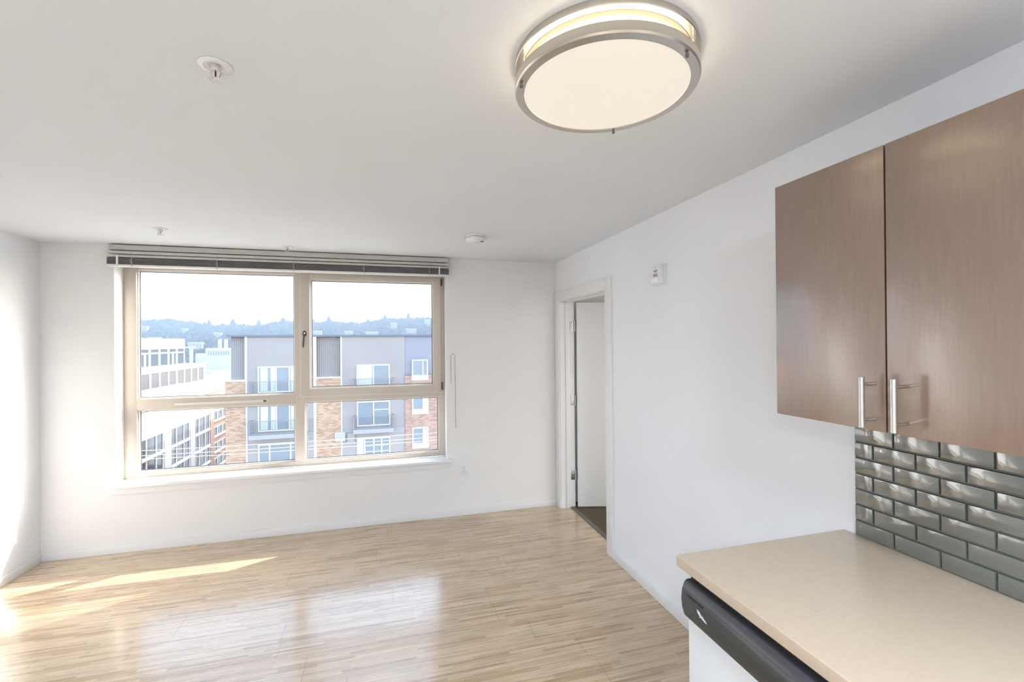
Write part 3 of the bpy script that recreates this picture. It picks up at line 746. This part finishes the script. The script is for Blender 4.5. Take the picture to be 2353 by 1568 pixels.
# white office block farther off
K2=1.3
XO=-38*K2
ofc = thing('white_office_building', (XO-12,125,GZ), 'white office block with a set-back top storey and rows of square windows', 'building')
def so_(z): return EYE+(z-EYE)*K2
zr=so_(-2.55)
build('wall', MB().box(XO-22,XO,100,112.3*K2,GZ,zr), m_conc, ofc, label='white lower storeys')
build('roof_edge', MB().box(XO-22,XO+.5,99.6,112.5*K2,zr,zr+.35), m_conc, ofc)
XP=XO-2.6
build('top_storey', MB().box(XP-18,XP,100,107.6*K2,zr+.35,so_(2.85)), m_conc, ofc)
for r_ in range(4):
    zt=so_(-3.1)-r_*4.35
    for i in range(9):
        ya=(85.3-3.2+i*3.28)*K2; yb=ya+2.75*K2
        f=MB().box(XO,XO+.25,ya-.2,ya,zt-3.5,zt).box(XO,XO+.25,yb,yb+.2,zt-3.5,zt).box(XO,XO+.25,ya,yb,zt,zt+.25).box(XO,XO+.25,ya,yb,zt-3.75,zt-3.5)
        fo=build('window', f, m_conc, ofc)
        build('pane', MB().box(XO,XO+.1,ya,yb,zt-3.5,zt), m_shade if r_==0 else m_owin2, fo)
for i in range(6):
    KP=XP/-38.0
    ya=(85.2-3.25+i*3.35)*KP; yb=ya+2.8*KP
    z1_=EYE+(.95-EYE)*KP; z0_=EYE+(-1.98-EYE)*KP
    f=MB().box(XP,XP+.2,ya-.15,ya,z0_,z1_).box(XP,XP+.2,yb,yb+.15,z0_,z1_).box(XP,XP+.2,ya,yb,z1_-1.1,z1_-.8)
    fo=build('window', f, m_conc, ofc)
    build('pane', MB().box(XP,XP+.1,ya,yb,z0_,z1_), m_owin2, fo)
    if i in (1,4): build('curtain', MB().box(XP+.1,XP+.16,ya+1.7,ya+2.5,z0_,z1_-1.2), m_curtain, fo)

# overhead cables
for i,(za,zm,zb,lb) in enumerate(((-2.58,-2.73,-2.55,'topmost of the three white overhead cables crossing the view'),
        (-2.80,-2.95,-2.82,'middle one of the three white overhead cables crossing the view'),
        (-2.95,-3.12,-2.98,'lowest of the three white overhead cables crossing the view'))):
    pts=[]
    for t in range(25):
        q=t/24; x=-24+40*q
        za_=za+.25 
        pts.append((x,22+.08*i,zm+ (abs(q-.5)*2)**2*.42))
    tag(build('overhead_cable', MB().tube(pts,.011,6), mat('pale_cable',(.8,.8,.82),.5) if i==0 else bpy.data.materials['pale_cable']), lb, 'cable', 'overhead cables across the street')
for x,lb in ((-24.1,'utility pole left of the window view'),(16.1,'utility pole right of the window view')):
    tag(build('utility_pole', MB().tube([(x,22.1,GZ),(x,22.1,-1.2)],[.2,.14],10).box(x-.08,x+.08,21.2,23.0,-2.75,-2.55), mat('pole_wood',(.2,.16,.13),.9) if 'pole_wood' not in bpy.data.materials else bpy.data.materials['pole_wood']), lb, 'pole')

# ground, lake, far hill
m_street = noisy(mat('pale_ground',rough=.95,spec=.1),(.30,.30,.30),(.38,.38,.37),.05,4)
tag(build('ground', MB().box(-700,500,5,330,GZ-6,GZ), m_street, org=(0,0,GZ)), 'street level ground outside', 'ground', kind='structure')
m_water = mat('lake_water',(.35,.40,.45),.25,spec=1.0)
tag(build('lake', MB().box(-1500,1200,330,760,-36,-32), m_water, org=(0,500,-32)), 'pale glaring lake between the buildings and the hill', 'lake', kind='structure')
m_hill = noisy(mat('hill_ground',rough=1,spec=0),(.07,.10,.05),(.11,.13,.07),.01,4)
def hz(x,y):
    t=max(0,min(1,(y-700)/900)); t2=t*t*(3-2*t)
    r=58+9*math.sin(x*.006+1)+5*math.sin(x*.017)+3*math.sin(x*.041+2)
    return -32+(r+32)*(.35*t+.65*t2)
hb=bmesh.new(); g_=[]
NX,NY=110,24
for j in range(NY+1):
    y=700+ j*(1100/NY)
    g_.append([hb.verts.new((-1900+i*(2900/NX),y,hz(-1900+i*(2900/NX),y))) for i in range(NX+1)])
for j in range(NY):
    for i in range(NX): hb.faces.new((g_[j][i],g_[j][i+1],g_[j+1][i+1],g_[j+1][i]))
lo_r=[hb.verts.new((v.co.x,v.co.y,-60)) for v in g_[0]]
for i in range(NX): hb.faces.new((lo_r[i],lo_r[i+1],g_[0][i+1],g_[0][i]))
mbh=MB(); mbh.bm.free(); mbh.bm=hb
tag(build('hillside', mbh, m_hill, org=(-400,1200,-32)), 'long wooded hill on the far shore', 'hill', kind='structure')
m_leaf = noisy(mat('forest_green',rough=1,spec=0),(.03,.04,.04),(.085,.095,.085),.03,4)
fb=bmesh.new()
base=bmesh.new(); bmesh.ops.create_icosphere(base,subdivisions=1,radius=1); bv_=[v.co.copy() for v in base.verts]; bf_=[[v.index for v in f_.verts] for f_ in base.faces]; base.free()
R_=random.Random(3)
def blob(x,y,z,rx,rz):
    vs_=[fb.verts.new((x+v.x*rx*R_.uniform(.8,1.2),y+v.y*rx,z+v.z*rz*R_.uniform(.8,1.2))) for v in bv_]
    for f_ in bf_: fb.faces.new([vs_[q] for q in f_])
HS_=((-590,1350,16),(-470,1120,20),(-520,1400,12),(-395,1250,16),(-360,1020,24),(-215,1330,26),(-165,1200,22),(-95,1240,18),(-35,1180,30),(20,1330,18),(62,1210,26),(120,1400,16))
for _ in range(9000):
    t=R_.random()**.8; y=720+t*930
    x=R_.uniform(-.62,.16)*y
    if any(abs(x-a*y/b_)<w_/2+7 and b_-110<y<b_+8 for a,b_,w_ in HS_): continue
    s_=R_.uniform(4,10)*(1 if y<1500 else 1.2); blob(x,y,hz(x,y)+s_*.45,s_*1.15,s_)
for _ in range(700):
    x=R_.uniform(-900,240); y=R_.uniform(1560,1680); s_=R_.uniform(5,15); blob(x,y,hz(x,y)+s_*.4,s_*1.2,s_)
mbf=MB(); mbf.bm.free(); mbf.bm=fb
fo_=build('hill_woods', mbf, m_leaf, org=(-400,1200,-32))
tag(fo_,'hazy blue woods covering the far hill','trees',kind='stuff')
# tall single conifers on the ridge
def conifer(x,y,h_,r_):
    b=MB(); z0=hz(x,y)
    b.tube([(x,y,z0-2),(x,y,z0+h_*.3)],.6,6)
    for k in range(5):
        q=k/5; b.lathe([(r_*(1-q*.8),h_*(.15+q*.72)),(r_*(1-q*.8)*.9,h_*(.15+q*.72)+.2),(r_*.12,h_*(.15+q*.72)+h_*.27),(0,h_*(.15+q*.72)+h_*.28)],(x,y,z0),7)
    return b
Rx=((-541,24,8),(-529,33,6),(-464,34,8),(-434,24,7),(-391,34,7),(-321,30,9),(-231,26,7),(-184,33,7),(-60,26,6),(-5,30,7),(72,38,6),(104,20,8))
for i,(x,h_,r_) in enumerate(Rx):
    o_=build('ridge_conifer', conifer(x,1600,h_*.98,r_*2.5), m_leaf, org=(x,1600,hz(x,1600)))
    side = ('through the left pane','through the right pane')[x>-270]
    nm = {-541:'short conifer on the ridge, leftmost seen through the left pane',-529:'slim pointed conifer beside the leftmost ridge conifer',-464:'broad tall conifer on the ridge above the two white stacks',-434:'short conifer on the ridge just above the left end of the apartment roof',
      -391:'tall conifer on the ridge above the left balcony bay',-321:'wide conifer on the ridge just left of the centre mullion',-231:'short conifer on the ridge at the left edge of the right pane',-184:'tall conifer on the ridge, second from the left in the right pane',
      -60:'small conifer on the ridge in the middle of the right pane',-5:'medium conifer on the ridge left of the tallest one',72:'tallest pointed conifer on the ridge toward the right of the right pane',104:'low round-topped conifer at the right end of the ridge'}[x]
    tag(o_,nm,'tree','conifers on the far ridge')
# pale houses on the slope
m_house=mat('pale_house',(.62,.60,.58),.8); m_hroof=mat('house_roof',(.30,.29,.30),.8)
def house(x,y,wx,h_,label):
    z0=hz(x,y)-2
    t=thing('hillside_house',(x,y,z0),label,'house','pale houses on the far hill')
    build('walls',MB().box(x-wx/2,x+wx/2,y-6,y+6,z0,z0+h_+3),m_house,t)
    build('roof',MB().poly([(x-wx/2-.6,y-6.5,z0+h_+3),(x-wx/2-.6,y+6.5,z0+h_+3),(x-wx/2-.6,y,z0+h_+6.5)],(wx+1.2,0,0)),m_hroof,t)
HS=((-590,1350,16,9,'pale house on the far hill at the far left of the left pane'),(-470,1120,20,10,'wide pale house on the far hill above the white office roof'),(-520,1400,12,8,'small pale house among trees high on the left of the hill'),
    (-395,1250,16,10,'pale house in the woods below the broad ridge conifer'),(-360,1020,24,9,'long low pale house near the foot of the hill'),(-215,1330,26,14,'large pale house at the left side of the right pane'),
    (-165,1200,22,9,'pale house low on the hill left of the middle of the right pane'),(-95,1240,18,8,'small pale house above the middle of the apartment roof'),(-35,1180,30,7,'long flat pale house just above the apartment roof'),
    (20,1330,18,11,'pale house among trees right of the middle of the right pane'),(62,1210,26,8,'wide pale house above the right of the apartment roof'),(120,1400,16,12,'pale house high at the right end of the hill'))
for a in HS: house(*a)
# shoreline buildings, bridge and boats
def zpt(y,px_y): return EYE-(px_y-786)/1082.0*y
pp = thing('waterfront_plant',(-222,705,-32),'white waterfront building with two square stacks left of the apartment roof','building')
build('hall',MB().box(-236,-205,700,720,-32,-3),m_house,pp)
build('stack',MB().box(-222.5,-219.3,704,708,-3,9),m_house,pp); build('stack',MB().box(-215,-211.8,704,708,-3,9),m_house,pp)
build('annex',MB().box(-248,-236,700,716,-32,-10),m_house,pp)
f=MB()
for i in range(9): f.box(-233+i*3,-231.6+i*3,699.6,700,-13,-7)
build('window_row',f,m_owin,pp)
br=thing('viaduct',(-300,690,-32),'pale road viaduct on tall columns at the foot of the hill','bridge')
build('deck',MB().box(-420,-246,688,696,-2.6,-.6),m_house,br)
for x in (-270,-250,-300,-335): build('column',MB().box(x-1.4,x+1.4,690,694,-32,-2.6),m_house,br)
boats=((-246,560),(-222,590),(-205,610),(-236,640),(-262,650),(-212,560))
bl_=['white moored boat nearest the office building','white moored boat in the middle of the marina strip','white moored boat close to the brick pier edge','white moored boat at the far shore below the plant','white moored boat at the far shore beside the viaduct column','white moored boat in front of the others']
for (x,y),lb in zip(boats,bl_):
    t=thing('moored_boat',(x,y,-32),lb,'boat','boats moored on the lake')
    build('hull',MB().poly([(x-7,y-2,-32.2),(x+6,y-2,-32.2),(x+8,y-2,-29.8),(x-7.5,y-2,-29.8)],(0,4,0)),m_louver,t)
    build('cabin',MB().box(x-4,x+2,y-1.4,y+1.4,-29.8,-27.6,.2),m_louver,t)
    build('mast',MB().tube([(x-1,y,-29.8),(x-1,y,-17)],.12,6),m_louver,t)
# low shore trees
# haze over the lake
mh=bpy.data.materials.new('thin_haze'); mh.use_nodes=True; n_=mh.node_tree; n_.nodes.clear()
o_=N(mh,'ShaderNodeOutputMaterial'); v_=N(mh,'ShaderNodeVolumeScatter'); v_.inputs['Color'].default_value=(.56,.72,1,1); v_.inputs['Density'].default_value=.00062; v_.inputs['Anisotropy'].default_value=0
va=N(mh,'ShaderNodeVolumeAbsorption'); va.inputs['Color'].default_value=(.1,.2,.3,1); va.inputs['Density'].default_value=.0008
ad=N(mh,'ShaderNodeAddShader'); L(mh,v_.outputs[0],ad.inputs[0]); L(mh,va.outputs[0],ad.inputs[1]); L(mh,ad.outputs[0],o_.inputs['Volume'])
tag(build('haze', MB().box(-1500,900,340,1900,-31.5,220), mh, org=(0,1000,-31.5)),'thin bluish haze over the lake and the far hill','haze',kind='stuff')
